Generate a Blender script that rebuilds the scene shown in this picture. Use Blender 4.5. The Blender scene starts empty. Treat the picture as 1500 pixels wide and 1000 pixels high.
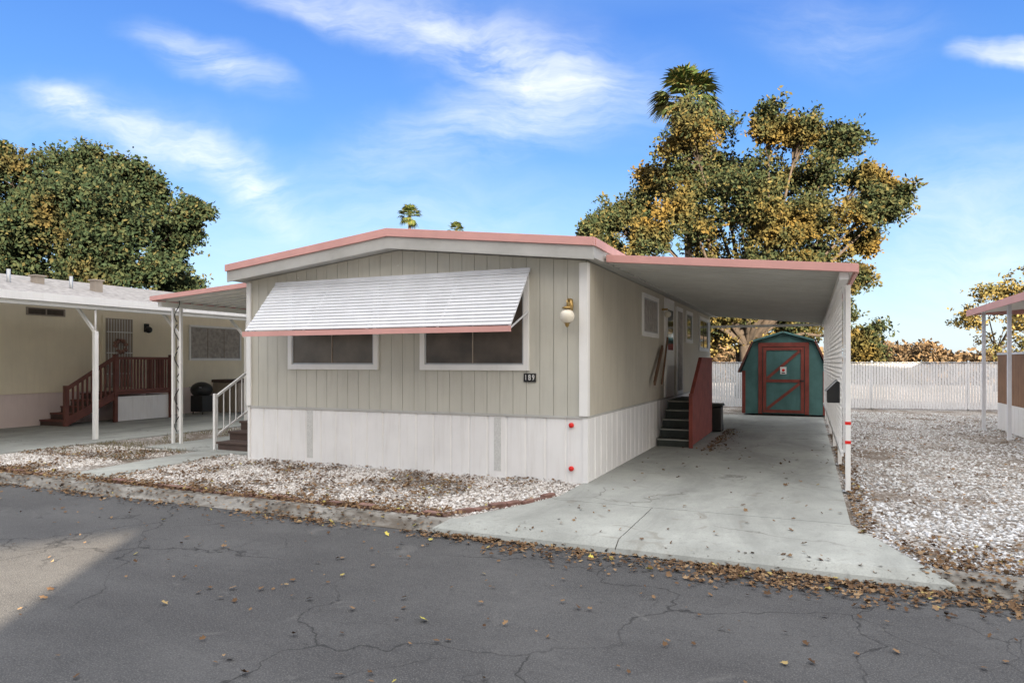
import bpy, bmesh, math, random
import numpy as np
from mathutils import Vector, Matrix, noise as mnoise
random.seed(7); rng=np.random.default_rng(7)
sc=bpy.context.scene
A=math.radians(23.5); CA,SA=math.cos(A),math.sin(A)
CAM=(2.763,-8.852,1.65)
SUNH=(0.56,-0.83); EL=math.radians(16)
# ---------------------------------------------------------------- materials
def nn(nt,t,**k):
    n=nt.nodes.new(t)
    for a,b in k.items(): setattr(n,a,b)
    return n
def setin(nt,sock,v):
    if isinstance(v,bpy.types.NodeSocket): nt.links.new(v,sock)
    elif isinstance(v,(tuple,list)) and len(v)==3 and sock.type=='RGBA': sock.default_value=(*v,1)
    else: sock.default_value=v
def math_(nt,op,a,b=0.0,c=None,clamp=False):
    n=nn(nt,'ShaderNodeMath',operation=op,use_clamp=clamp)
    setin(nt,n.inputs[0],a); setin(nt,n.inputs[1],b)
    if c is not None: setin(nt,n.inputs[2],c)
    return n.outputs[0]
def noise_(nt,vec,scale,detail=4,rough=.55,dist=0):
    n=nn(nt,'ShaderNodeTexNoise'); n.inputs['Scale'].default_value=scale
    n.inputs['Detail'].default_value=min(detail,5); n.inputs['Roughness'].default_value=rough
    n.inputs['Distortion'].default_value=dist
    nt.links.new(vec,n.inputs['Vector']); return n.outputs['Fac']
def mr(nt,v,a,b,c=0,d=1,smooth=False):
    n=nn(nt,'ShaderNodeMapRange'); 
    if smooth: n.interpolation_type='SMOOTHSTEP'
    setin(nt,n.inputs[0],v)
    for i,x in enumerate((a,b,c,d)): n.inputs[i+1].default_value=x
    return n.outputs[0]
def mixc(nt,f,a,b,mode='MIX'):
    n=nn(nt,'ShaderNodeMix',data_type='RGBA',blend_type=mode)
    setin(nt,n.inputs[0],f); setin(nt,n.inputs[6],a); setin(nt,n.inputs[7],b)
    return n.outputs[2]
def scl(nt,vec,s):
    n=nn(nt,'ShaderNodeVectorMath',operation='MULTIPLY'); nt.links.new(vec,n.inputs[0]); n.inputs[1].default_value=s
    return n.outputs[0]
def ramp(nt,f,stops,interp='LINEAR'):
    n=nn(nt,'ShaderNodeValToRGB'); n.color_ramp.interpolation=interp
    e=n.color_ramp.elements
    while len(e)<len(stops): e.new(.5)
    for i,(p,c) in enumerate(stops):
        e[i].position=p; e[i].color=(*c,1)
    nt.links.new(f,n.inputs[0]); return n.outputs[0]
def newmat(name):
    m=bpy.data.materials.new(name); m.use_nodes=True; nt=m.node_tree
    b=nt.nodes['Principled BSDF']; g=nn(nt,'ShaderNodeNewGeometry')
    return m,nt,b,g
def bump_(nt,b,h,strength=.3,dist=.01):
    n=nn(nt,'ShaderNodeBump'); n.inputs['Strength'].default_value=strength; n.inputs['Distance'].default_value=dist
    nt.links.new(h,n.inputs['Height']); nt.links.new(n.outputs[0],b.inputs['Normal'])
def mul(c,f): return tuple(min(1,x*f) for x in c)
def M(name,col,rough=.6,var=.12,scale=2.5,bump=.15,bscale=40,metal=0,dirt=0,dirtcol=(.12,.09,.06),streak=False,spec=.4):
    m,nt,b,g=newmat(name); P=g.outputs['Position']
    n1=noise_(nt,P,scale,4)
    c=mixc(nt,mr(nt,n1,.3,.7),mul(col,1-var),mul(col,1+var))
    if dirt:
        v=scl(nt,P,(6,6,.5) if streak else (1.3,1.3,1.3))
        n2=noise_(nt,v,2.0,5,.65)
        c=mixc(nt,mr(nt,n2,.5,.8,0,dirt),c,dirtcol)
    setin(nt,b.inputs['Base Color'],c); b.inputs['Roughness'].default_value=rough; b.inputs['Metallic'].default_value=metal
    b.inputs['Specular IOR Level'].default_value=spec
    if bump>.12: bump_(nt,b,noise_(nt,P,bscale,2),bump,.004)
    return m
siding=M('siding_paint',(.545,.53,.465),.75,.06,1.2,.25,60,dirt=.35,dirtcol=(.34,.32,.27),streak=True)
sidingside=M('siding_paint_side',(.55,.51,.425),.75,.06,1.2,.25,60,dirt=.35,dirtcol=(.35,.31,.25),streak=True)
groove=M('groove_shadow',(.19,.18,.15),.9,.05,3,0)
greytrim=M('grey_trim',(.48,.475,.45),.7,.1,2,.15,50,dirt=.35,dirtcol=(.3,.28,.25))
white=M('white_paint',(.84,.83,.81),.5,.05,2,.1,40,dirt=.15,dirtcol=(.45,.4,.34),streak=True)
skirt=M('white_skirting',(.84,.83,.82),.5,.04,2,.08,30,dirt=.3,dirtcol=(.50,.45,.40),streak=True)
ventm=M('skirt_vent',(.62,.62,.60),.6,.15,60,.6,180)
pink=M('pink_metal',(.70,.37,.335),.5,.08,2,.05,30,dirt=.25,dirtcol=(.5,.3,.26))
alu=M('awning_metal',(.68,.69,.72),.45,.06,3,.03,30,metal=.1,dirt=.2,dirtcol=(.4,.4,.4))
carm=M('patio_cover_white',(.80,.80,.76),.5,.05,1.5,.05,20,dirt=.2,dirtcol=(.5,.46,.4))
carp=M('carport_aluminium',(.60,.595,.56),.5,.07,1.5,.05,20,dirt=.35,dirtcol=(.40,.37,.32))
roofw=M('roof_coating',(.55,.54,.52),.8,.15,2,.2,30,dirt=.3)
brownst=M('brown_step',(.085,.055,.045),.7,.2,5,.2,40)
darkst=M('dark_step',(.055,.065,.06),.75,.25,5,.2,40)
treadedge=M('tread_edge',(.40,.40,.37),.7,.2,8,.1)
redw=M('red_wood',(.26,.06,.045),.65,.25,4,.3,50,dirt=.35,dirtcol=(.12,.05,.04),streak=True)
brownred=M('brown_red_wood',(.15,.055,.042),.65,.2,5,.2,50)
teal=M('teal_paint',(.085,.195,.19),.7,.2,3,.25,50,dirt=.45,dirtcol=(.05,.10,.10),streak=True)
shing=M('shed_shingle',(.07,.12,.115),.9,.3,6,.4,70)
dark=M('dark_screen_reflection',(.075,.057,.042),.3,.6,2.0,0,spec=.6)  # brown screen; strong mottling paints pane reflections into the colour
glassm=M('window_glass',(.03,.032,.034),.06,.3,1.5,0,spec=.9)
curt=M('curtain',(.40,.37,.34),.9,.25,9,.2)
black=M('black_plastic',(.02,.02,.02),.45,.2,6,.05)
brass=M('brass',(.45,.30,.11),.3,.2,9,.05,metal=.8)
globe=M('lamp_globe',(.78,.72,.60),.2,.12,8,0,spec=.6)
red=M('reflector_red',(.75,.02,.015),.3,.05,5,0)
cream=M('cream_siding',(.88,.79,.61),.75,.05,1.5,.15,40,dirt=.15,dirtcol=(.55,.45,.33),streak=True)
pinksk=M('pink_skirting',(.82,.69,.65),.75,.05,1.5,.15,40,dirt=.2,dirtcol=(.5,.42,.38),streak=True)
nroof=M('neighbor_shingle',(.32,.30,.29),.9,.3,7,.5,60)
brownp=M('brown_panel',(.28,.155,.09),.7,.15,3,.2,40,streak=True,dirt=.2)
brickm=M('brick_edging',(.20,.11,.09),.9,.4,6,.5,60,dirt=.8,dirtcol=(.15,.12,.10))
bark=M('bark',(.05,.038,.03),.95,.35,6,.8,25)
wood=M('weathered_board',(.17,.10,.06),.8,.2,6,.3)
tan=M('tan_plastic',(.32,.27,.22),.6,.1,4,.05)
stucco=M('stucco',(.60,.57,.53),.85,.06,3,.2,40)
wreathm=M('wreath_leaf',(.28,.16,.13),.9,.5,30,.5)
slat=M('fence_slat',(.76,.77,.80),.55,.08,1.5,.05,30,dirt=.2,dirtcol=(.45,.43,.4),streak=True)
galv=M('galvanised',(.45,.46,.47),.4,.1,4,.05,metal=.5)

def concrete(name,col,stain=.5,dirt=0):
    m,nt,b,g=newmat(name); P=g.outputs['Position']
    c=mixc(nt,mr(nt,noise_(nt,P,1.1,5,.65),.3,.7),mul(col,.78),mul(col,1.14))
    c=mixc(nt,mr(nt,noise_(nt,scl(nt,P,(1.2,.4,1)),1.0,5,.65,.6),.44,.70,0,stain),c,mul(col,.48))
    c=mixc(nt,mr(nt,noise_(nt,P,60,3),.4,.7,0,.35),c,mul(col,.5))
    c=mixc(nt,mr(nt,noise_(nt,P,2.5,3,.4,1.5),.65,.72,0,.4),c,(.16,.14,.11))
    c=mixc(nt,mr(nt,noise_(nt,P,9,4,.6),.58,.72,0,.45),c,mul(col,.5))
    if dirt: c=mixc(nt,mr(nt,noise_(nt,scl(nt,P,(.7,2,2)),3,5,.7),.40,.62,0,dirt),c,(.085,.065,.045))
    v=nn(nt,'ShaderNodeTexVoronoi',feature='DISTANCE_TO_EDGE'); v.inputs['Scale'].default_value=.38
    wv=nn(nt,'ShaderNodeTexNoise'); wv.inputs['Scale'].default_value=2.2; wv.inputs['Detail'].default_value=5; nt.links.new(P,wv.inputs['Vector'])
    ad=nn(nt,'ShaderNodeVectorMath',operation='MULTIPLY_ADD'); nt.links.new(wv.outputs['Color'],ad.inputs[0]); ad.inputs[1].default_value=(.5,.5,.5); nt.links.new(P,ad.inputs[2])
    nt.links.new(ad.outputs[0],v.inputs['Vector'])
    cr=mr(nt,v.outputs['Distance'],.0,.006,1,0); cr=math_(nt,'MULTIPLY',cr,mr(nt,noise_(nt,P,.6,2),.5,.6,0,.7))
    c=mixc(nt,cr,c,(.09,.08,.07))
    setin(nt,b.inputs['Base Color'],c); b.inputs['Roughness'].default_value=.85
    bump_(nt,b,noise_(nt,P,110,3),.25,.004); return m
conc=concrete('concrete',(.375,.385,.36),.65)
conc2=concrete('curb_concrete',(.33,.315,.29),.7,.8)

def asphalt():
    m,nt,b,g=newmat('asphalt'); P=g.outputs['Position']
    c=mixc(nt,mr(nt,noise_(nt,P,.5,5,.7),.3,.7),(.048,.048,.051),(.096,.095,.097))
    c=mixc(nt,mr(nt,noise_(nt,scl(nt,P,(.25,1,1)),1.2,5,.6),.48,.72,0,.7),c,(.042,.041,.044))
    c=mixc(nt,mr(nt,noise_(nt,P,95,3,.7),.48,.72,0,.8),c,(.19,.185,.18))
    c=mixc(nt,mr(nt,noise_(nt,P,22,4,.7),.52,.75,0,.5),c,(.035,.034,.036))
    wv=nn(nt,'ShaderNodeTexNoise'); wv.inputs['Scale'].default_value=1.6; wv.inputs['Detail'].default_value=5; nt.links.new(P,wv.inputs['Vector'])
    ad=nn(nt,'ShaderNodeVectorMath',operation='MULTIPLY_ADD'); nt.links.new(wv.outputs['Color'],ad.inputs[0]); ad.inputs[1].default_value=(.9,.9,.9); nt.links.new(P,ad.inputs[2])
    for s,w,msk in ((.42,.012,(.36,.46)),(1.3,.010,(.48,.60))):
        v=nn(nt,'ShaderNodeTexVoronoi',feature='DISTANCE_TO_EDGE'); v.inputs['Scale'].default_value=s
        nt.links.new(ad.outputs[0],v.inputs['Vector'])
        cr=mr(nt,v.outputs['Distance'],.0,w*s*1.2,1,0)
        cr=math_(nt,'MULTIPLY',cr,mr(nt,noise_(nt,P,.33,3),msk[0],msk[1],0,.85))
        c=mixc(nt,cr,c,(.018,.018,.019))
    c=mixc(nt,mr(nt,noise_(nt,P,1.1,5,.65,2.0),.62,.72,0,.4),c,(.17,.165,.16))
    setin(nt,b.inputs['Base Color'],c); b.inputs['Roughness'].default_value=.85; b.inputs['Specular IOR Level'].default_value=.3
    bump_(nt,b,noise_(nt,P,120,3),.8,.010); return m
asph=asphalt()

def gravelmat(name,brown=(.42,.6),dirtc=(.12,.085,.055),f=.85):
    m,nt,b,g=newmat(name); P=g.outputs['Position']
    v=nn(nt,'ShaderNodeTexVoronoi'); v.inputs['Scale'].default_value=34; nt.links.new(P,v.inputs['Vector'])
    sep=nn(nt,'ShaderNodeSeparateColor'); nt.links.new(v.outputs['Color'],sep.inputs[0])
    c=ramp(nt,sep.outputs[0],[(0,(.18,.145,.115)),(.35,(.38,.345,.31)),(.65,(.54,.51,.485)),(1,(.72,.70,.69))])
    c=mixc(nt,mr(nt,v.outputs['Distance'],.35,.75,0,.85),c,(.12,.10,.08))
    k=noise_(nt,P,.9,5,.7)
    c=mixc(nt,mr(nt,k,brown[0],brown[1],0,f),c,dirtc)
    setin(nt,b.inputs['Base Color'],c); b.inputs['Roughness'].default_value=.95
    h=math_(nt,'SUBTRACT',1.0,v.outputs['Distance']); bump_(nt,b,h,.8,.02); return m
grav=gravelmat('gravel_mat',(.45,.62))
groundm=gravelmat('ground_dirt',(.36,.55),(.15,.12,.07))

def islandmat(name,stops,rough=.9,noisescale=None,goldc=None,goldr=(.5,.65),gf=.8):
    m,nt,b,g=newmat(name); P=g.outputs['Position']
    c=ramp(nt,g.outputs['Random Per Island'],stops)
    if goldc: 
        f=mr(nt,noise_(nt,P,noisescale,3,.6),goldr[0],goldr[1],0,gf)
        c=mixc(nt,f,c,goldc)
    setin(nt,b.inputs['Base Color'],c); b.inputs['Roughness'].default_value=rough; b.inputs['Specular IOR Level'].default_value=.12
    return m
stonem=islandmat('white_stone',[(0,(.24,.19,.155)),(.22,(.44,.395,.355)),(.6,(.62,.585,.555)),(1,(.80,.78,.77))])
stoner=islandmat('white_stone_clean',[(0,(.27,.24,.22)),(.2,(.46,.445,.43)),(.6,(.62,.62,.63)),(1,(.78,.79,.81))])
litter=islandmat('fallen_leaf',[(0,(.07,.04,.024)),(.45,(.15,.09,.05)),(.8,(.23,.145,.08)),(.97,(.31,.21,.12)),(1,(.42,.36,.09))])
yleaf=islandmat('yellow_leaf',[(0,(.45,.42,.05)),(1,(.6,.5,.12))])
oakleaf=islandmat('oak_leaf',[(0,(.012,.021,.010)),(.5,(.027,.036,.016)),(.88,(.050,.052,.022)),(1,(.09,.07,.024))],.85,.38,(.105,.068,.016),(.48,.64),.85)
darkleaf=islandmat('dark_leaf',[(0,(.009,.018,.009)),(.5,(.018,.029,.014)),(.9,(.034,.040,.018)),(1,(.065,.054,.02))],.85,.4,(.08,.053,.016),(.58,.70),.6)
goldleaf=islandmat('gold_leaf',[(0,(.05,.045,.018)),(.5,(.11,.088,.03)),(1,(.18,.13,.045))],.85,.3,(.045,.055,.022),(.5,.6),.7)
autleaf=islandmat('autumn_leaf',[(0,(.045,.034,.022)),(.5,(.095,.066,.038)),(1,(.15,.10,.058))],.85,.12,(.04,.05,.024),(.5,.6),.8)
palmleaf=islandmat('palm_leaf',[(0,(.02,.04,.010)),(.6,(.045,.065,.018)),(1,(.11,.09,.028))],.7)
grassm=islandmat('grass_blade',[(0,(.08,.09,.03)),(.6,(.17,.15,.07)),(1,(.28,.22,.12))],.9)

# ---------------------------------------------------------------- mesh builder
class MB:
    def __init__(s): s.v=[];s.f=[];s.m=[];s.mats=[];s.smooth=[]
    def mi(s,m):
        if m not in s.mats: s.mats.append(m)
        return s.mats.index(m)
    def add(s,vs,fs,m,sm=False):
        o=len(s.v); s.v+= [tuple(x) for x in vs]; k=s.mi(m)
        for f in fs: s.f.append([o+i for i in f]); s.m.append(k); s.smooth.append(sm)
    def box(s,x0,x1,y0,y1,z0,z1,m,rot=None):
        if x0>x1:x0,x1=x1,x0
        if y0>y1:y0,y1=y1,y0
        if z0>z1:z0,z1=z1,z0
        vs=[(x,y,z) for x in(x0,x1) for y in(y0,y1) for z in(z0,z1)]
        if rot:
            c=Vector(((x0+x1)/2,(y0+y1)/2,(z0+z1)/2)); vs=[tuple(c+rot@(Vector(p)-c)) for p in vs]
        s.add(vs,[(0,1,3,2),(4,6,7,5),(0,4,5,1),(2,3,7,6),(0,2,6,4),(1,5,7,3)],m)
    def prism(s,axis,pts,a0,a1,m):
        n=len(pts)
        def P(p,a):
            return (p[0],a,p[1]) if axis=='y' else ((a,p[0],p[1]) if axis=='x' else (p[0],p[1],a))
        vs=[P(p,a0) for p in pts]+[P(p,a1) for p in pts]
        fs=[tuple(range(n)),tuple(range(2*n-1,n-1,-1))]+[(i,(i+1)%n,n+(i+1)%n,n+i) for i in range(n)]
        s.add(vs,fs,m)
    def tube(s,pts,rad,m,n=8,cap=True):
        pts=[Vector(p) for p in pts]
        if not isinstance(rad,(list,tuple)): rad=[rad]*len(pts)
        vs=[]
        for i,p in enumerate(pts):
            d=(pts[min(i+1,len(pts)-1)]-pts[max(i-1,0)]).normalized()
            u=d.cross(Vector((0,0,1)) if abs(d.z)<.9 else Vector((1,0,0))).normalized(); w=d.cross(u)
            for k in range(n):
                a=2*math.pi*k/n; vs.append(p+rad[i]*(u*math.cos(a)+w*math.sin(a)))
        fs=[]
        for i in range(len(pts)-1):
            for k in range(n): fs.append((i*n+k,i*n+(k+1)%n,(i+1)*n+(k+1)%n,(i+1)*n+k))
        if cap: fs.append(tuple(range(n))); fs.append(tuple(range((len(pts)-1)*n,len(pts)*n)))
        s.add(vs,fs,m,True)
    def beam(s,p0,p1,w,h,m):
        p0=Vector(p0);p1=Vector(p1); d=(p1-p0).normalized()
        u=d.cross(Vector((0,0,1)) if abs(d.z)<.95 else Vector((0,1,0))).normalized(); q=u.cross(d)
        vs=[p+u*a*w/2+q*b*h/2 for p in(p0,p1) for a,b in((-1,-1),(1,-1),(1,1),(-1,1))]
        s.add(vs,[(0,1,2,3),(7,6,5,4),(0,4,5,1),(1,5,6,2),(2,6,7,3),(3,7,4,0)],m)
    def sphere(s,c,r,m,n=20,k=12,sz=1):
        pr=[(math.sin(math.pi*i/k)*r,-math.cos(math.pi*i/k)*r*sz) for i in range(k+1)]
        s.lathe(c,pr,m,n)
    def lathe(s,c,pr,m,n=20):
        vs=[(c[0]+a*math.cos(2*math.pi*j/n),c[1]+a*math.sin(2*math.pi*j/n),c[2]+z) for a,z in pr for j in range(n)]
        fs=[(i*n+j,i*n+(j+1)%n,(i+1)*n+(j+1)%n,(i+1)*n+j) for i in range(len(pr)-1) for j in range(n)]
        s.add(vs,fs,m,True)
    def build(s,name,parent=None,bevel=0):
        me=bpy.data.meshes.new(name); me.from_pydata(s.v,[],s.f)
        for m in s.mats: me.materials.append(m)
        me.polygons.foreach_set('material_index',s.m); me.polygons.foreach_set('use_smooth',s.smooth)
        bm=bmesh.new(); bm.from_mesh(me); bmesh.ops.recalc_face_normals(bm,faces=bm.faces); bm.to_mesh(me); bm.free()
        ob=bpy.data.objects.new(name,me); sc.collection.objects.link(ob)
        if bevel:
            b=ob.modifiers.new('bevel','BEVEL'); b.width=bevel; b.segments=2; b.limit_method='ANGLE'
        if parent: ob.parent=parent; ob.location=-Vector(parent.location)
        return ob
def empty(name,loc):
    e=bpy.data.objects.new(name,None); e.location=loc; sc.collection.objects.link(e); e.empty_display_size=.2; return e
def scatter(name,bv,bf,pos,s,eul,mat,parent=None,jit=0):
    bv=np.array(bv,float); bf=np.array(bf); n=len(pos); k=len(bv)
    cx,sx=np.cos(eul[:,0]),np.sin(eul[:,0]); cy,sy=np.cos(eul[:,1]),np.sin(eul[:,1]); cz,sz=np.cos(eul[:,2]),np.sin(eul[:,2])
    R=np.empty((n,3,3))
    R[:,0,0]=cy*cz;R[:,0,1]=sx*sy*cz-cx*sz;R[:,0,2]=cx*sy*cz+sx*sz
    R[:,1,0]=cy*sz;R[:,1,1]=sx*sy*sz+cx*cz;R[:,1,2]=cx*sy*sz-sx*cz
    R[:,2,0]=-sy;R[:,2,1]=sx*cy;R[:,2,2]=cx*cy
    V=bv[None]*np.asarray(s).reshape(n,1,-1)
    if jit: V=V*(1+rng.uniform(-jit,jit,(n,k,1)))
    V=np.einsum('nij,nkj->nki',R,V)+pos[:,None,:]
    F=(bf[None]+(np.arange(n)*k)[:,None,None]).reshape(-1,bf.shape[1])
    me=bpy.data.meshes.new(name); me.vertices.add(n*k); me.vertices.foreach_set('co',V.ravel().astype(np.float32))
    me.loops.add(F.size); me.loops.foreach_set('vertex_index',F.ravel().astype(np.int32))
    me.polygons.add(len(F)); me.polygons.foreach_set('loop_start',(np.arange(len(F))*bf.shape[1]).astype(np.int32))
    me.polygons.foreach_set('loop_total',np.full(len(F),bf.shape[1],dtype=np.int32))
    me.update(calc_edges=True); me.materials.append(mat)
    ob=bpy.data.objects.new(name,me); sc.collection.objects.link(ob)
    if parent: ob.parent=parent; ob.location=-Vector(parent.location)
    return ob
# ---------------------------------------------------------------- ground
RZ=-.085; VF=-2.56; VR=-2.82
mb=MB(); mb.add([(-400,-400,-.1),(400,-400,-.1),(400,400,-.1),(-400,400,-.1)],[(0,1,2,3)],groundm); mb.build('ground')
mb=MB(); mb.add([(-90,-11.5,RZ),(90,-11.5,RZ),(90,VR+.06,RZ),(-90,VR+.06,RZ)],[(0,1,2,3)],asph); mb.build('road')
mb=MB(); mb.box(-60,60,VF-.005,48,-.3,0,grav); mb.build('gravel_yard')
mb=MB(); x=-45.0
while x<45:
    L=3.0; mb.prism('x',[(VR,-.2),(VR,RZ+.006),(VR+.05,RZ+.025),(VR+.10,-.015),(VR+.14,.012),(VF,.02),(VF,-.2)],x+.006,x+L-.006,conc2); x+=L
mb.box(-45,45,VR+.12,VF-.01,-.2,-.03,groove)
mb.build('curb')
# driveway
mb=MB()
vs=[-1.2,1.9,5.0,8.1,11.2,13.35]
mb.box(-.02,3.14,-1.2,13.35,-.02,.006,groove)
for a,b in zip(vs[:-1],vs[1:]): mb.box(-.03,3.15,a+.006,b-.006,-.02,.018,conc)
mb.prism('z',[(-.62,VF),(1.15,VF),(1.15,-1.21),(-.02,-1.21),(-.02,-.95),(-.2,-1.55)],-.02,.019,conc)
mb.prism('z',[(1.162,VF),(3.62,VF),(3.4,-1.9),(3.15,-1.21),(1.162,-1.21)],-.02,.019,conc)
mb.build('driveway')
mb=MB()
for a,b,a2,b2 in((-.66,1.152,-.75,1.152),(1.162,3.66,1.162,3.78)):
    mb.add([(a,VF-.003,.024),(b,VF-.003,.024),(b,VR+.12,.018),(a,VR+.12,.018),(b2,VR+.015,RZ+.05),(a2,VR+.015,RZ+.05),(b2+.01,VR-.01,RZ+.006),(a2-.01,VR-.01,RZ+.006)],[(0,1,2,3),(3,2,4,5),(5,4,6,7)],conc)
mb.build('driveway_apron')
mb=MB()
mb.prism('z',[(-7.13,VF),(-6.37,VF),(-6.7,.35),(-7.5,.35)],-.02,.02,conc); mb.build('footpath')
mb=MB(); mb.box(-8.95,-5.99,.36,9,-.02,.022,conc); mb.build('patio_slab')
mb=MB()
for a,b in ((VF,1.2),(1.22,5.2),(5.22,9.2),(9.22,14)): mb.box(-15.4,-10.5,a,b,-.02,.018,conc)
mb.build('neighbor_driveway')
mb=MB(); 
e=empty('brick_edging',(-3,-2.6,0)); x=-10.4
def brick(x,y,a):
    R=Matrix.Rotation(a+random.uniform(-.12,.12),3,'Z')@Matrix.Rotation(random.uniform(-.1,.1),3,'X')
    z=random.uniform(-.025,.008); mb.box(x-.1,x+.1,y-.045,y+.045,-.02+z,.045+z,brickm,R)
while x<-.9: 
    if not -7.3<x<-6.2: brick(x,-2.46+random.uniform(-.02,.02)+.03*math.sin(x*2),0)
    x+=.215
px,py=-.8,-2.38
while py<-.85:
    ang=math.atan2(.9,.52) if py<-1.6 else math.atan2(.9,.22)
    brick(px,py,ang); px+=.215*math.cos(ang); py+=.215*math.sin(ang)
mb.build('bricks',e,.008)

g=(1+5**.5)/2
ico=np.array([(-1,g,0),(1,g,0),(-1,-g,0),(1,-g,0),(0,-1,g),(0,1,g),(0,-1,-g),(0,1,-g),(g,0,-1),(g,0,1),(-g,0,-1),(-g,0,1)])/1.9
icf=[(0,11,5),(0,5,1),(0,1,7),(0,7,10),(0,10,11),(1,5,9),(5,11,4),(11,10,2),(10,7,6),(7,1,8),(3,9,4),(3,4,2),(3,2,6),(3,6,8),(3,8,9),(4,9,5),(2,4,11),(6,2,10),(8,6,7),(9,8,1)]
oc=np.array([(1,0,0),(-1,0,0),(0,1,0),(0,-1,0),(0,0,1),(0,0,-1)]); ocf=[(0,2,4),(2,1,4),(1,3,4),(3,0,4),(2,0,5),(1,2,5),(3,1,5),(0,3,5)]
def nz(x,y,s=1.0,o=0): return mnoise.noise(Vector((x*s+o,y*s-o,o*.7)))
def in_conc(x,y):
    if -8.95<x<-5.99 and .36<y<9: return True
    if y<.36 and -7.5-(y-.35)*-.12<x<-6.7+(.35-y)*.11: return True
    if -15.4<x<-10.5 : return True
    if -5.97<x<0 and y>0: return True
    if -.03<x<3.15 and y>-1.2: return True
    if y<=-1.2:
        t=(-1.2-y)/1.36
        if -.1-.6*t<x<3.15+.52*t: return True
    if y<=-.95 and x>-.05-.6*(-.95-y)/1.6 and x<1: return True
    return False
def stones(name,x0,x1,y0,y1,n,smin,smax,mat,nearw=False,thr=.34,bv=ico,bf=icf):
    pos=[];k=0
    while len(pos)<n and k<n*20:
        k+=1; x=random.uniform(x0,x1)
        y=y0+(y1-y0)*(random.random()**(2.0 if nearw else 1))
        if in_conc(x,y): continue
        if nz(x,y,.9,3)+.5*nz(x,y,3,5)>thr+random.uniform(-.15,.15): continue
        pos.append((x,y,random.uniform(-.003,.006)))
    pos=np.array(pos); n=len(pos)
    s=rng.uniform(smin,smax,(n,1))*rng.uniform(.65,1.3,(n,3)); s[:,2]*=.6
    scatter(name,bv,bf,pos,s,np.stack([rng.normal(0,.4,n),rng.normal(0,.4,n),rng.uniform(0,6.28,n)],1),mat,None,.22)
stones('gravel_stones',-10.4,-.05,-2.4,.3,18000,.009,.026,stonem,thr=.2)
stones('gravel_stones',3.2,10,-2.5,16.4,34000,.010,.029,stoner,True,thr=.32,bv=oc*1.15,bf=ocf)

lv=[(0,-1,0),(.45,-.45,.12),(.95,-.35,.32),(.5,.1,.1),(.6,.7,.3),(0,.95,.05),(-.6,.6,.28),(-.45,.1,.1),(-.95,-.3,.3),(-.4,-.45,.1)]
lvc=lv+[(0,0,-.05)]
lf=[(10,i,(i+1)%10) for i in range(10)]
def leaves(name,pts,smin,smax,mat,flat=.3):
    pos=np.array(pts); n=len(pos)
    e=np.stack([rng.normal(0,flat,n),rng.normal(0,flat,n),rng.uniform(0,6.28,n)],1)
    s=rng.uniform(smin,smax,(n,1))*rng.uniform(.7,1.2,(n,3)); s[:,2]*=rng.uniform(-.6,1.6,n)
    scatter(name,lvc,lf,pos,s,e,mat)
def gz(x,y):
    if y<VR: return RZ+.008
    if y<VR+.14: return RZ+.014+(y-VR)/.14*.09
    return .022
pts=[]
def addl(x,y,dz=.0): pts.append((x,y,gz(x,y)+.006+random.uniform(0,.008)+dz))
for _ in range(17000):
    x=random.uniform(-12,7); 
    dens=.22 if x<-1 else (.40 if x<1.2 else .95)
    dens*=.5+1.3*nz(x,0,.8,2)+.25
    if random.random()>dens: continue
    w=.09 if x<0 else .2
    y=VR-(.05 if x<1 else .1)+random.gauss(0,w)
    if y>VR+.2 and random.random()<.75: continue
    if y>VR and -.7<x<3.6 and random.random()<.85: continue
    addl(x,y)
for _ in range(3000):
    x=random.uniform(3.4,8); y=VF+abs(random.gauss(0,.5))
    if in_conc(x,y): continue
    addl(x,y)
for _ in range(1500):
    y=random.uniform(-1.6,9); x=3.2+abs(random.gauss(0,.11)); addl(x,y)
for _ in range(12500):
    x=random.uniform(-10.4,0); y=random.uniform(VF,.0)
    if in_conc(x,y): continue
    if nz(x,y,.9,3)+.5*nz(x,y,3,5)<.03+random.uniform(-.25,.25): continue
    addl(x,y,.004)
for _ in range(3200):
    x=random.uniform(-11,-.8); y=random.gauss(-2.46,.13); addl(x,y,.01)
for _ in range(500):
    y=random.uniform(4.0,8.5); x=.95+abs(random.gauss(0,.16)); addl(x,y)
for _ in range(6000):
    x=random.uniform(3.3,10); y=random.uniform(VF,14)
    if nz(x,y,.9,3)+.5*nz(x,y,3,5)<.13+random.uniform(-.22,.1): continue
    addl(x,y,.004)
for _ in range(620): addl(random.uniform(-8,6),VR-random.random()**1.35*5.2)
for _ in range(110): addl(random.uniform(0.2,3.1),random.uniform(-2.5,6))
leaves('fallen_leaves',pts,.011,.030,litter)
leaves('fallen_leaves',[(2.05,-5.75,RZ+.02),(3.35,-5.6,RZ+.02),(1.0,-3.05,RZ+.02),(1.55,-3.2,RZ+.02),(-1.1,-3.1,RZ+.02),(.4,-4.9,RZ+.02)],.028,.038,yleaf)
gp=[]
for _ in range(6000):
    x=random.uniform(-10.4,-7.6); y=random.uniform(-1.0,5)
    if in_conc(x,y) or nz(x,y,1.2,9)<-.05: continue
    gp.append((x,y,0))
gp=np.array(gp); n=len(gp)
scatter('grass',[(-.06,0,0),(.06,0,0),(.02,.25,1),(-.02,.25,1)],[(0,1,2,3)],gp,rng.uniform(.03,.08,(n,1))*np.ones((n,3)),np.stack([rng.normal(0,.4,n),rng.normal(0,.4,n),rng.uniform(0,6.28,n)],1),grassm)

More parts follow.
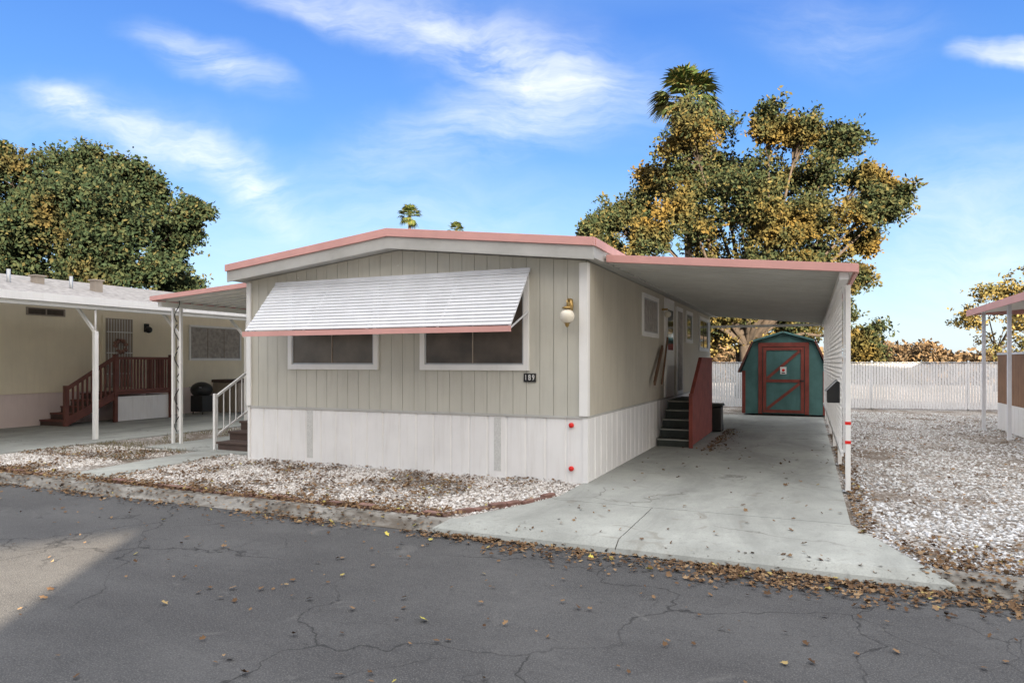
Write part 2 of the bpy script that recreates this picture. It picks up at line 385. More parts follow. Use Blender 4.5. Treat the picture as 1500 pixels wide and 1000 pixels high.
# ---------------------------------------------------------------- windows
def window(mb,face,a0,a1,z0,z1,pl,sg,fw=.08,mull=1,proud=.035,fm=None,pane=None):
    fm=fm or white; pane=pane or dark
    def fb(x0,x1,d0,d1,za,zb,m):
        if face=='y': mb.box(x0,x1,pl+sg*d0,pl+sg*d1,za,zb,m)
        else: mb.box(pl+sg*d0,pl+sg*d1,x0,x1,za,zb,m)
    fb(a0,a1,0,proud,z0,z0+fw,fm); fb(a0,a1,0,proud,z1-fw,z1,fm)
    fb(a0,a0+fw,0,proud,z0+fw,z1-fw,fm); fb(a1-fw,a1,0,proud,z0+fw,z1-fw,fm)
    i0,i1,j0,j1=a0+fw,a1-fw,z0+fw,z1-fw; t=.022
    fb(i0,i1,0,.022,j0,j0+t,galv); fb(i0,i1,0,.022,j1-t,j1,galv); fb(i0,i0+t,0,.022,j0+t,j1-t,galv); fb(i1-t,i1,0,.022,j0+t,j1-t,galv)
    fb(i0+t,i1-t,0,.008,j0+t,j1-t,pane)
    for k in range(mull):
        c=i0+(i1-i0)*(k+1)/(mull+1); fb(c-.008,c+.008,.008,.02,j0+t,j1-t,tan)

# ---------------------------------------------------------------- our home
H=empty('mobile_home',(-2.97,6,0)); L=12.6; W=5.95; C=-2.975
def rl(u): return 3.62-(3.62-3.27)*abs(u-C)/3.15
mb=MB()
top=lambda u:rl(u)-.27
mb.prism('y',[(-W,.9),(0,.9),(0,top(0)),(C,top(C)),(-W,top(-W))],.012,L,groove)
u=-W
while u<-1e-6:
    u2=min(u+.2033,0); g_=.003
    a,b=u+g_,u2-g_
    pts_=[(a,.9),(b,.9),(b,top(b))]+([(C,top(C))] if a<C<b else [])+[(a,top(a))]
    mb.prism('y',pts_,0,.011,siding); u=u2
v=0.02
while v<L-.01:
    v2=min(v+.405,L); mb.box(0.0005,.012,v+.003,v2-.003,.9,top(0)-.002,sidingside); mb.box(-W-.012,-W-.0005,v+.004,v2-.004,.9,top(-W)-.002,sidingside); v=v2
mb.box(-W-.02,.02,-.02,-.001,.885,.915,greytrim); mb.box(.013,.03,.0,L,.885,.915,greytrim)
for u,z in((-4.9,3.02),(-2.975,3.12),(-1.1,2.98)): mb.box(u-.008,u+.008,-.006,-.001,z-.008,z+.008,white)
mb.build('walls',H)
mb=MB()
mb.box(-.085,.034,-.034,-.002,.916,top(0)-.03,white); mb.box(.014,.034,-.001,.085,.916,top(0)-.03,white)
mb.box(-W-.034,-W+.06,-.034,-.002,.916,top(-W)-.03,white)
mb.build('corner_boards',H,.004)
mb=MB()
def ribs(a0,a1,period,z0,z1,face,pl,sg,m):
    prof=[];a=a0
    while a<a1-.001:
        e_=min(a+period,a1)
        prof+=[(a,0),(a+.012,-.012),(a+.03,-.012),(a+.042,0)]; a=e_
    prof.append((a1,0))
    vs=[];fs=[]
    for i,(x,d) in enumerate(prof):
        for z in(z0,z1): vs.append((x,pl+sg*d,z) if face=='y' else (pl+sg*d,x,z))
    for i in range(len(prof)-1): fs.append((2*i,2*i+2,2*i+3,2*i+1))
    mb.add(vs,fs,m)
ribs(-W+.01,-.03,.297,.02,.884,'y',-.0,-1,skirt)
ribs(.03,L,.297,.02,.884,'x',.028,1,skirt); ribs(.03,L,.297,.02,.884,'x',-W-.018,-1,skirt)
mb.box(-W,.012,.03,L,.02,.88,groove)
mb.box(-.035,.034,-.016,.029,.02,.884,skirt); mb.box(-W-.024,-W+.02,-.014,.029,.02,.884,skirt)
mb.box(-W,.02,-.022,-.017,0,.035,skirt)
for c in (-4.66,-1.31): mb.box(c-.055,c+.055,-.006,-.001,.1,.86,ventm)
for z in(.79,.2):
    mb.tube([(-.2,-.03,z),(-.2,-.002,z)],.034,red,16)
mb.build('skirting',H)
mb=MB()
RL,RR=C-3.17,C+3.17
T=lambda u,d:(u,rl(u)-d)
mb.prism('y',[T(RL,.01),T(C,.01),T(RR,.01),T(RR,.26),T(C,.26),T(RL,.26)],-.27,L+.2,greytrim)
mb.prism('y',[(RL-.02,rl(RL)+.0),(C,rl(C)+.012),(RR+.02,rl(RR)+.0),T(RR+.02,.108),T(C,.108),T(RL-.02,.108)],-.33,-.272,pink)
mb.prism('y',[T(RL,.110),T(C,.110),T(RR,.110),T(RR,.285),T(C,.285),T(RL,.285)],-.30,-.274,greytrim)
mb.box(RR+.002,RR+.03,-.271,L+.2,rl(RR)-.11,rl(RR)+.0,pink); mb.box(RL-.03,RL-.002,-.271,L+.2,rl(RL)-.11,rl(RL),pink)
mb.prism('y',[T(RL,.008),T(C,.008),T(RR,.008),T(RR,-.004),T(C,-.004),T(RL,-.004)],-.271,L+.2,roofw)
mb.tube([(-4.3,2.2,3.4),(-4.3,2.2,3.83)],.03,galv); mb.box(-2.6,-2.2,7,7.4,3.5,3.8,galv)
mb.build('roof',H,.004)
mb=MB()
window(mb,'y',-2.58,-.82,1.53,2.86,-.001,-1); window(mb,'y',-5.09,-3.33,1.53,2.86,-.001,-1)
window(mb,'x',3.3,4.7,2.12,2.9,.013,1,mull=0,pane=curt); window(mb,'x',8.0,9.0,2.12,2.9,.013,1,mull=0,pane=glassm); window(mb,'x',10.2,12.0,1.95,2.9,.013,1,pane=glassm)
for a,b in((5.35,6.35),):
    mb.box(.013,.05,a,b,.92,2.98,white); mb.box(.051,.058,a+.08,b-.08,.98,2.9,carm); mb.box(.059,.064,a+.2,b-.2,1.9,2.75,glassm)
mb.box(.013,.05,6.7,7.5,.92,2.9,white); mb.box(.051,.056,6.8,7.4,1.0,2.8,curt)
mb.build('windows_and_doors',H,.003)
mb=MB(); mb.sphere((.13,5.15,2.62),.07,globe); mb.tube([(.01,5.15,2.72),(.13,5.15,2.72)],.02,brass); mb.build('side_porch_light',H)
mb=MB(); mb.beam((.06,4.95,1.95),(.12,3.9,1.25),.04,.09,wood); mb.beam((.12,5.2,2.15),(.06,4.9,1.2),.03,.06,wood); mb.build('wooden_handrail',H)

e=empty('window_awning',(-3.06,-.35,2.5)); mb=MB()
y0,z0,y1,z1=-.05,2.93,-.72,2.13; ns=16; ux0,ux1=-5.33,-.79; py_=(y1-y0)/ns; pz_=(z1-z0)/ns
for i in range(ns):
    y=y0+py_*i; z=z0+pz_*i
    ye,ze=y+py_*.95,z+pz_*.62
    mb.prism('x',[(y,z),(ye,ze),(ye,ze-.014),(ye+.004,ze-.014),(ye+.004,ze-.004),(y,z-.004)],ux0+random.uniform(-.006,.006),ux1+random.uniform(-.006,.006),alu)
mb.box(ux0-.01,ux1+.01,y1-.05,y1-.015,z1-.085,z1-.01,pink)
for u in (ux0+.02,-4.2,-3.06,-1.9,ux1-.03): mb.beam((u,y0,z0-.06),(u,y1-.01,z1-.055),.02,.03,alu)
for u in (ux0+.03,ux1-.04): mb.beam((u,-.03,2.35),(u,y1,z1-.06),.018,.018,alu)
mb.box(ux0,ux1,-.06,-.036,2.9,2.96,alu)
mb.build('slats',e)

e=empty('wall_lantern',(-.2,-.03,2.3)); mb=MB()
mb.lathe((-.2,-.06,2.42),[(0,-.09),(.035,-.08),(.045,0),(.035,.08),(0,.09)],brass,14)
mb.tube([(-.2,-.05,2.42),(-.2,-.13,2.5),(-.2,-.19,2.47),(-.2,-.19,2.38)],.012,brass)
mb.lathe((-.2,-.19,2.30),[(0,.1),(.05,.09),(.075,.07),(.05,.06)],brass,18)
mb.sphere((-.2,-.19,2.26),.1,globe); mb.lathe((-.2,-.19,2.15),[(0,-.04),(.025,-.02),(.03,.01),(.05,.02)],brass,14)
mb.build('lantern',e)
e=empty('house_number_sign',(-.81,-.03,1.43)); mb=MB(); mb.box(-.90,-.72,-.02,-.001,1.37,1.49,black); mb.build('plate',e)
for k,ch in enumerate('189'):
    cu=bpy.data.curves.new('digit','FONT'); cu.body=ch; cu.size=.108; cu.align_x='CENTER'; cu.align_y='CENTER'; cu.extrude=.002; cu.materials.append(white)
    o=bpy.data.objects.new('digit',cu); sc.collection.objects.link(o); o.rotation_euler=(math.pi/2,0,0); o.scale=(.72,1,1); o.parent=e; o.location=Vector((-.81+(k-1)*.056,-.024,1.43))-Vector(e.location)

# ---------------------------------------------------------------- carport
e=empty('carport',(1.6,6,0)); mb=MB(); CL0,CL1=.2,12.65
zc=lambda u:3.07-(3.07-2.76)*u/3.28
u0=.225; 
mb.prism('y',[(u0-.19,zc(0)+.01),(3.27,zc(3.27)),(3.27,zc(3.27)+.035),(u0-.19,zc(0)+.045)],CL0+.03,CL1,carp)
v=CL0+.25
while v<CL1:
    mb.prism('y',[(.04,zc(0)-.04),(3.2,zc(3.2)-.04),(3.2,zc(3.2)-.001),(.04,zc(0)+.004)],v,v+.025,carp)
    mb.prism('y',[(.04,zc(0)-.018),(3.2,zc(3.2)-.018),(3.2,zc(3.2)-.001),(.04,zc(0)+.004)],v+.14,v+.155,carp); v+=.3
mb.prism('y',[(u0+.01,zc(u0)-.04),(3.3,zc(3.3)-.045),(3.3,zc(3.3)+.055),(u0+.01,zc(u0)+.06)],CL0-.03,CL0+.028,pink)
mb.box(3.272,3.31,CL0+.03,CL1,2.71,2.81,pink); mb.box(3.10,3.20,CL0+.06,CL1-.05,2.64,2.732,white)
mb.box(.04,3.2,CL1-.04,CL1,2.68,2.75,white)
mb.build('roof',e,.003)
mb=MB()
for i,v in enumerate((.73,3.2,5.7,8.2,10.7,12.5)):
    mb.box(3.185,3.245,v-.03,v+.03,.0,2.62,white); mb.box(3.15,3.28,v-.06,v+.06,.02,.03,galv)
    if i==0:
        for z0,z1 in((.86,.90),(.62,.66)): mb.box(3.181,3.249,v-.034,v+.034,z0,z1,red)
mb.build('posts',e,.004)
mb=MB(); a0,a1,b0,b1=.8,12.45,.5,2.62; sp=.14
for sg,xo in((1,3.150),(-1,3.158)):
    k=a0-(b1-b0)
    while k<a1+(b1-b0):
        t0=max(0,a0-k); t1=min(b1-b0,a1-k)
        if t1-t0>.05:
            za=(b0+t0) if sg>0 else (b1-t0); zb=(b0+t1) if sg>0 else (b1-t1)
            d=.014*1.414
            mb.prism('x',[(k+t0-d,za),(k+t0+d,za),(k+t1+d,zb),(k+t1-d,zb)],xo-.0012,xo+.0012,white)
        k+=sp
mb.box(3.135,3.17,a0,a1,b0-.05,b0,white)
for v in(.8,2.0,3.2,4.4,5.7,6.9,8.2,9.4,10.7,12.4): mb.box(3.163,3.183,v-.02,v+.02,b0,b1,white)
mb.build('lattice',e)
e=empty('mailbox',(3.05,1.5,1.25)); mb=MB()
mb.prism('y',[(2.99,1.10),(3.145,1.10),(3.145,1.38),(3.10,1.40),(2.99,1.28)],1.3,1.6,black); mb.prism('y',[(2.96,1.255),(3.11,1.415),(3.12,1.405),(2.97,1.245)],1.28,1.62,galv); mb.build('box',e,.008)

e=empty('side_stairs',(.4,5.8,0)); mb=MB()
n=5; rz=.85/n; s0=4.45
for i in range(n):
    z=rz*(i+1); y=s0+i*.27
    mb.box(.05,.70,y-.02,y+.27,z-.035,z,darkst); mb.box(.05,.70,y-.026,y-.0205,z-.03,z-.004,treadedge); mb.box(.06,.69,y+.004,y+.02,z-rz,z-.036,darkst)
yl=s0+n*.27; mb.box(.05,.70,yl+.002,7.35,.80,.85,darkst)
for yy in(yl+.1,7.2): mb.box(.62,.69,yy,yy+.08,.02,.799,brownred); 
mb.build('steps',e,.004)
mb=MB(); y=s0-.05
while y<7.3:
    t=min(1,(y-s0)/1.1); 
    zt=1.0+ .7*max(0,t); mb.box(.71,.728,y+.003,y+.137,.06,zt,redw); y+=.14
mb.beam((.72,s0-.06,1.02),(.72,s0+1.1,1.72),.07,.045,redw); mb.box(.685,.755,s0+1.1,7.32,1.70,1.745,redw)
mb.box(.68,.75,s0-.12,s0-.055,.02,1.05,redw)
mb.build('red_balustrade',e,.003)
e=empty('trash_bin',(.85,7.9,0)); mb=MB()
mb.prism('z',[(.6,7.6),(.9,7.6),(.9,8.0),(.6,8.0)],.04,.60,black); mb.prism('x',[(7.57,.61),(8.03,.61),(8.0,.68),(7.6,.66)],.57,.93,black); mb.tube([(.59,7.95,.1),(.91,7.95,.1)],.08,black,14); mb.build('bin',e,.02)

# ---------------------------------------------------------------- left awning + porch
e=empty('porch_awning',(-7.4,3,2.9)); mb=MB()
zl=lambda u:2.86+(u+8.95)*(3.05-2.86)/3.0
mb.prism('y',[(-8.95,zl(-8.95)),(-6.17,zl(-6.17)),(-6.17,zl(-6.17)+.04),(-8.95,zl(-8.95)+.04)],.56,9,carm)
v=.8
while v<9: mb.prism('y',[(-8.9,zl(-8.9)-.035),(-6.17,zl(-6.17)-.035),(-6.17,zl(-6.17)-.001),(-8.9,zl(-8.9)-.001)],v,v+.03,carm); v+=.3
mb.prism('y',[(-8.98,zl(-8.98)-.02),(-6.17,zl(-6.17)-.02),(-6.17,zl(-6.17)+.065),(-8.98,zl(-8.98)+.065)],.5,.558,pink)
mb.box(-8.99,-8.952,.56,9,2.83,2.92,pink); mb.box(-8.9,-8.8,.62,8.9,2.73,2.822,carm)
mb.build('roof',e)
mb=MB()
for v in(1.0,4.6,8.4):
    for u in(-8.93,-8.72): mb.box(u-.025,u+.025,v-.025,v+.025,.02,2.73,white)
    z=.25
    while z<2.5:
        pts_=[(-8.825+.07*math.sin(t*2*math.pi)*(1 if int(z*10)%2 else -1),v,z+t*.5) for t in np.linspace(0,1,11)]
        mb.tube(pts_,.009,galv if v>1 else black,6); z+=.55
mb.build('iron_posts',e)
e=empty('porch_stairs',(-6.7,1.5,0)); mb=MB()
n=5; s0=.62
for i in range(n):
    z=.17*(i+1); y=s0+i*.28
    mb.box(-7.35,-6.03,y-.02,y+.28,z-.04,z,brownst); mb.box(-7.33,-6.04,y+.004,y+.02,z-.17,z-.041,brownst)
mb.box(-7.35,-6.03,s0+n*.28+.002,4.6,.80,.85,brownst)
mb.box(-7.34,-7.32,s0+1.5,4.6,.03,.79,skirt)
mb.build('steps',e,.004)
mb=MB(); x=-7.38
yE=s0+n*.28
mb.beam((x,s0,1.0),(x,yE,1.80),.035,.045,white); mb.beam((x,s0,.28),(x,yE,1.0),.025,.03,white)
mb.box(x-.02,x+.02,yE,4.6,1.78,1.82,white); mb.box(x-.012,x+.012,yE,4.6,.93,.955,white)
for k in range(10):
    y=s0+.04+k*.15; t=(y-s0)/(yE-s0)
    mb.box(x-.008,x+.008,y-.008,y+.008,.28+.72*t,1.0+.8*t-.01,white)
y=yE+.1
while y<4.6: mb.box(x-.008,x+.008,y-.008,y+.008,.955,1.78,white); y+=.12
for y,zt in((s0-.02,1.06),(yE,1.86),(4.6,1.86)): mb.box(x-.025,x+.025,y-.025,y+.025,.02,zt,white)
mb.box(x,-6.05,4.58,4.62,1.78,1.82,white); xx=x+.12
while xx<-6.1: mb.box(xx-.008,xx+.008,4.592,4.608,.9,1.78,white); xx+=.12
mb.build('white_railing',e,.002)

# ---------------------------------------------------------------- shed
e=empty('garden_shed',(2.05,14.6,0)); mb=MB(); SX=2.05; hw=1.2; y0=13.55
g=[(-hw,.06),(hw,.06),(hw,1.38),(.86,2.26),(0,2.52),(-.86,2.26),(-hw,1.38)]
mb.prism('y',[(SX+a,b) for a,b in g],y0,y0+2.4,teal)
mb.build('walls',e)
mb=MB()
def edge(a,b,t=.05):
    a=Vector(a);b=Vector(b);d=(b-a).normalized();nrm=Vector((-d.y,d.x))
    if nrm.y<0 : nrm=-nrm
    return [tuple(a+nrm*.004),tuple(b+nrm*.004),tuple(b+nrm*t),tuple(a+nrm*t)]
rp=[(SX-hw-.07,1.32),(SX-.86,2.27),(SX,2.53),(SX+.86,2.27),(SX+hw+.07,1.32)]
for a,b in zip(rp[:-1],rp[1:]): mb.prism('y',edge(a,b),y0-.1,y0+2.5,shing); mb.prism('y',edge(a,b,.06),y0-.13,y0-.101,brownred if a[1]<2 or b[1]<2 else teal)
mb.build('roof',e)
mb=MB(); Y=y0
def tr(a0,a1,b0,b1,d=.03): mb.box(SX+a0,SX+a1,Y-d,Y-.001,b0,b1,redw)
tr(-.72,-.60,.06,2.24); tr(.60,.72,.06,2.24); tr(-.599,.599,2.12,2.24)
mb.box(SX-.58,SX+.58,Y-.022,Y-.001,.1,2.10,teal)
def tr2(a0,a1,b0,b1): mb.box(SX+a0,SX+a1,Y-.045,Y-.0225,b0,b1,redw)
tr2(-.58,-.49,.1,2.10); tr2(.49,.58,.1,2.10); tr2(-.489,.489,2.01,2.10); tr2(-.489,.489,.1,.19); tr2(-.489,.489,1.03,1.12)
for (a,b),(c,d) in (((-.46,.22),(.46,1.0)),((-.46,1.15),(.46,1.98))):
    mb.beam((SX+a,Y-.034,b),(SX+c,Y-.034,d),.02,.08,redw)
tr(-hw,-hw+.1,.06,1.38,.02); tr(hw-.1,hw,.06,1.38,.02); 
mb.box(SX-.09,SX+.09,Y-.052,Y-.046,1.28,1.5,white); mb.tube([(SX,Y-.056,1.4),(SX,Y-.053,1.4)],.045,red,16)
mb.box(SX-.05,SX+.05,Y-.054,Y-.0525,1.3,1.33,black)
mb.box(SX+.46,SX+.58,Y-.055,Y-.046,1.05,1.1,black)
mb.build('door',e)

# ---------------------------------------------------------------- slatted fence
e=empty('slatted_chain_link_fence',(5,17.5,0)); mb=MB()
p0=Vector((-7,15.6,0)); p1=Vector((24,21.6,0)); d=(p1-p0); LL=d.length; d.normalize(); nrm=Vector((-d.y,d.x,0)); s=0
while s<LL:
    zt=1.6+random.uniform(-.015,.015); c=p0+d*s
    if not (abs(s-17.6)<.06):
        vs=[c+nrm*.004,c+d*.074+nrm*.004,c+d*.074-nrm*.004,c-nrm*.004]
        mb.prism('z',[(q.x,q.y) for q in vs],.05,zt,slat)
    s+=.088
mb.build('slats',e)
mb=MB(); s=0
while s<LL: c=p0+d*s+nrm*.06; mb.tube([(c.x,c.y,0),(c.x,c.y,1.7)],.03,galv); s+=3.0
a=p0-nrm*0.03;b=p1-nrm*.03; mb.tube([(a.x,a.y,1.63),(b.x,b.y,1.63)],.014,galv)
s=0
while s<LL-1.6:
    for sg in(1,-1):
        a=p0+d*(s if sg>0 else s+1.6)-nrm*.012; b=p0+d*(s+1.6 if sg>0 else s)-nrm*.012
        mb.beam((a.x,a.y,.04),(b.x,b.y,1.66),.004,.004,slat)
    s+=.16
mb.build('frame_and_wire',e)

# ---------------------------------------------------------------- neighbour home (left)
e=empty('neighbor_mobile_home',(-18,6,0)); mb=MB(); NX=-15.6; N0,N1=-2.0,16
mb.box(NX-6,NX,N0,N1,.86,3.25,cream); mb.box(NX-6+.02,NX-.02,N0+.02,N1,.0,.859,pinksk)
mb.box(NX+.001,NX+.02,N0,N1,.84,.88,cream)
mb.build('walls',e)
mb=MB(); rx=NX-3
mb.prism('y',[(NX+.35,3.26),(NX+.35,3.36),(rx,4.2),(NX-6.35,3.36),(NX-6.35,3.26)],N0-.3,N1,nroof)
for v,x in((1.6,-17.2),(3.6,-17.4),(5.0,-16.9)):
    mb.box(x-.12,x+.12,v-.12,v+.12,3.5,4.08,tan); mb.box(x-.16,x+.16,v-.16,v+.16,4.081,4.12,tan)
for v in(2.6,4.3): mb.tube([(-17,v,3.6),(-17,v,4.15)],.05,galv)
mb.build('roof',e)
mb=MB()
window(mb,'x',7.2,9.4,1.7,2.85,NX+.001,1,mull=2,pane=curt,fw=.06); window(mb,'x',10.2,11.8,1.7,2.85,NX+.001,1,mull=1,pane=dark,fw=.06)
mb.box(NX+.001,NX+.02,2.2,3.2,2.86,3.06,tan); mb.box(NX+.021,NX+.024,2.25,2.68,2.89,3.03,dark); mb.box(NX+.021,NX+.024,2.72,3.15,2.89,3.03,dark)
mb.box(NX+.001,NX+.04,4.25,5.25,.88,2.98,cream); mb.box(NX+.041,NX+.05,4.33,5.17,.92,2.9,tan)
y=4.4
while y<5.15: mb.box(NX+.052,NX+.06,y,y+.012,.95,2.88,white); y+=.085
for z in(1.3,1.9,2.5): mb.box(NX+.061,NX+.068,4.35,5.15,z,z+.025,white)
for k in range(30):
    a=random.uniform(0,6.28); r=.17+random.uniform(-.03,.03); mb.sphere((NX+.11,4.75+r*math.cos(a),2.1+r*math.sin(a)),random.uniform(.03,.06),wreathm,6,4)
mb.sphere((NX+.12,5.65,2.62),.1,black); mb.box(NX+.001,NX+.05,5.58,5.72,2.55,2.8,black)
mb.build('windows_and_door',e)
mb=MB()
mb.prism('y',[(-10.95,2.88),(NX+.36,3.16),(NX+.36,3.2),(-10.95,2.92)],-4.0,14,carm)
mb.box(-10.98,-10.93,-4.0,14,2.84,3.0,white); mb.box(-11.15,-11.02,-3.9,13.9,2.76,2.877,carm)
v=-3.8
while v<14: mb.prism('y',[(-11.2,2.855),(NX+.4,3.12),(NX+.4,3.155),(-11.2,2.89)],v,v+.03,carm); v+=.3
for v in(-1.25,.88,3.0,5.1,7.3,9.5):
    mb.box(-11.12,-11.04,v-.04,v+.04,.018,2.3,white); mb.beam((-11.08,v,2.27),(-11.08-.62,v,2.86),.05,.06,white)
    mb.tube([(-11.08,v,2.26),(-11.08,v,2.77)],.02,white)
mb.build('patio_cover',e)
mb=MB(); n=5; s0=2.5
for i in range(n):
    z=.16*(i+1); y=s0+i*.27; mb.box(NX+.08,-14.55,y-.02,y+.27,z-.04,z,brownred); mb.box(NX+.08,-14.56,y+.004,y+.02,z-.16,z-.041,brownst)
yl=s0+n*.27; mb.box(NX+.08,-14.5,yl+.002,5.6,.76,.82,brownred); mb.box(-14.56,-14.54,yl+.05,5.6,.03,.70,skirt); mb.box(NX+.1,-14.56,5.57,5.59,.03,.7,skirt)
x=-14.5
mb.beam((x,s0,.95),(x,yl,1.78),.05,.09,brownred); mb.beam((x,s0,.12),(x,yl,.75),.04,.2,brownred); mb.box(x-.04,x+.04,yl,5.6,1.72,1.79,brownred); mb.box(x-.02,x+.02,yl,5.6,.83,.9,brownred)
for k in range(11):
    y=s0+.06+k*.125; t=(y-s0)/(yl-s0); mb.box(x-.018,x+.018,y-.02,y+.02,.2+.6*t,.93+.83*t,brownred)
y=yl+.08
while y<5.6: mb.box(x-.018,x+.018,y-.02,y+.02,.9,1.72,brownred); y+=.1
for y,zt in((s0,1.05),(yl,1.86),(5.6,1.86)): mb.box(x-.045,x+.045,y-.045,y+.045,.02,zt,brownred)
mb.box(NX+.1,x,5.58,5.62,1.72,1.79,brownred); xx=NX+.2
while xx<x: mb.box(xx-.018,xx+.018,5.582,5.618,.83,1.72,brownred); xx+=.1
mb.build('entry_stairs',e)
e=empty('barbecue_grill',(-14.7,6.9,0)); mb=MB()
mb.sphere((-14.7,6.9,.78),.33,black,20,10,.75)
mb.box(-14.95,-14.45,6.7,7.1,.1,.6,black); 
for a in(-.2,.2): mb.tube([(-14.7+a,6.75,.02),(-14.7+a,6.85,.7)],.02,black)
mb.tube([(-14.95,6.66,.86),(-14.45,6.66,.86)],.018,galv); mb.build('grill',e,.02)
e=empty('storage_box',(-14.6,8.2,0)); mb=MB(); mb.box(-15.1,-14.0,7.7,9.0,.03,.98,tan); mb.box(-15.13,-13.97,7.67,9.03,.981,1.08,brownst); mb.build('box',e,.02)

# ---------------------------------------------------------------- neighbour home (right)
e=empty('neighbor_porch_home',(9,8,0)); mb=MB()
v=4.0
mb.box(7.02,12,4,11.2,.02,.6,groove)
while v<11.2: mb.box(7.0,7.02,v+.004,min(v+.296,11.2)-.004,.02,.6,skirt); v+=.3
mb.box(7.0,12,4,11.2,.601,.66,white); v=4.0
while v<11.2: mb.box(7.0,7.03,v+.004,min(v+.196,11.2)-.004,.661,1.82,brownp); v+=.2
mb.box(7.035,12,11.17,11.2,.661,1.82,brownp); mb.box(6.98,7.05,4,11.2,1.821,1.87,white)
mb.box(9.5,15,3.5,14,.66,3.1,brownp)
mb.build('walls',e)
mb=MB()
mb.prism('y',[(6.45,2.85),(9.5,3.1),(9.5,3.14),(6.45,2.89)],3.5,11.6,carm); mb.box(6.42,6.449,3.5,11.6,2.80,2.95,pink); mb.box(6.45,9.5,11.6,11.64,2.83,2.95,pink)
mb.prism('y',[(9.2,3.14),(15.3,3.14),(12.2,3.9)],3.2,14.3,nroof)
for v in(4.3,6.4,8.6,10.9): mb.box(6.62,6.69,v-.035,v+.035,.0,2.86,slat)
mb.build('awning',e)

# ---------------------------------------------------------------- trees
EL4=[]; EF=[]
rr=random.Random(3)
for i in range(6):
    c=Vector((rr.uniform(-1,1),rr.uniform(-1,1),rr.uniform(-.8,.8)))*1.0
    a=Vector((rr.gauss(0,1),rr.gauss(0,1),rr.gauss(0,1))).normalized(); b=a.cross(Vector((rr.gauss(0,1),rr.gauss(0,1),rr.gauss(0,1)))).normalized()
    o=len(EL4); EL4+=[tuple(c-a*.5),tuple(c+b*.28),tuple(c+a*.5),tuple(c-b*.28)]; EF.append((o,o+1,o+2,o+3))
def tree(name,Z,px0,clumps,mat,size,nsub=12,per=34,trunk=.35,seed=1,depth=1.0,spread=.33):
    R=random.Random(seed); g=np.random.default_rng(seed)
    X=(px0-750)/1000*Z; bx=CAM[0]+X*CA-Z*SA; by=CAM[1]+X*SA+Z*CA
    E=empty(name,(bx,by,0)); mb=MB(); P=[]; k=Z/1000
    fork=Vector((bx,by,min(1.65+(530-max(c[1] for c in clumps))*k*.8,4.0))); 
    mb.tube([(bx,by,-.1),(bx+.1,by,fork.z*.5),tuple(fork)],[trunk*1.25,trunk,trunk*.85],bark,10)
    for (px,py,r) in clumps:
        rm=r*k; dx=(px-px0)*k; dy=R.uniform(-1,1)*depth*2.6*(1 if r>35 else .7)
        c=Vector((bx+dx*CA-dy*SA,by+dx*SA+dy*CA,1.65+(530-py)*k))
        m1=fork.lerp(c,.45)+Vector((R.uniform(-.4,.4),R.uniform(.2,1.2),R.uniform(.1,.7)))
        mb.tube([tuple(fork),tuple(m1),tuple(c)],[trunk*.38,trunk*.2,trunk*.05],bark,6)
        for s in range(nsub):
            d=Vector((R.gauss(0,1),R.gauss(0,1),R.gauss(0,1))).normalized()*rm*R.uniform(.2,1.25); sc_=c+Vector((d.x,d.y,d.z*.85))
            mb.tube([tuple(m1.lerp(c,.7)),tuple(sc_)],[trunk*.05,trunk*.015],bark,4,False)
            q=g.normal(0,1,(int(per*R.uniform(.35,1.5)),3))*rm*spread*R.uniform(.55,1.2); q[:,2]*=.7
            P.append(q+np.array(sc_))
    P=np.concatenate(P); n=len(P)
    mb.build('trunk_and_limbs',E)
    scatter('foliage',EL4,EF,P,g.uniform(.6,1.3,(n,1))*size*np.ones((1,3)),g.uniform(0,6.28,(n,3)),mat,E)
tree('oak_tree',31,1095,[(1032,176,40),(1000,215,34),(1066,228,40),(1112,200,26),(1150,212,24),(1188,188,32),(1228,212,28),(1155,245,38),(1208,260,42),(1258,262,26),(1282,308,22),(1250,320,34),(970,255,30),(942,300,36),(895,315,28),(872,342,20),(1000,320,42),(945,352,32),(1060,300,44),(1120,305,44),(1180,330,44),(1100,370,40),(1040,370,36),(1150,395,40),(1215,375,32),(1276,352,18),(1250,405,24),(1248,460,22),(1200,430,26),(1055,450,34),(1115,440,34),(1170,470,30),(1235,500,24),(900,362,18),(1010,270,34),(1284,280,16)],oakleaf,.18,nsub=15,per=62,trunk=.42,seed=5)
tree('oak_tree',29,120,[(30,258,34),(78,248,32),(130,244,30),(182,258,30),(60,310,44),(130,310,44),(196,310,38),(240,325,30),(276,304,20),(232,360,34),(262,398,26),(190,370,40),(120,370,40),(50,370,44),(0,320,44),(-45,290,44),(90,405,34),(200,412,32),(-60,360,50),(10,238,22),(160,290,36),(20,400,40),(150,410,36),(235,415,30),(-20,400,40),(120,275,34),(218,285,26),(60,430,30),(160,440,30),(260,430,24),(100,340,40),(215,345,34)],darkleaf,.18,nsub=15,per=62,trunk=.4,seed=8)
tree('bush_tree',33,1080,[(1050,495,26),(1085,500,26),(1115,510,24),(1020,505,22),(1060,470,14),(1140,505,22)],goldleaf,.18,nsub=10,per=40,trunk=.12,seed=11)
tree('bush_tree',38,1460,[(1440,430,22),(1475,425,24),(1510,420,26),(1430,465,20),(1465,470,26),(1505,470,30),(1480,510,28),(1520,440,30),(1540,500,30)],goldleaf,.19,nsub=9,per=20,trunk=.14,seed=12)
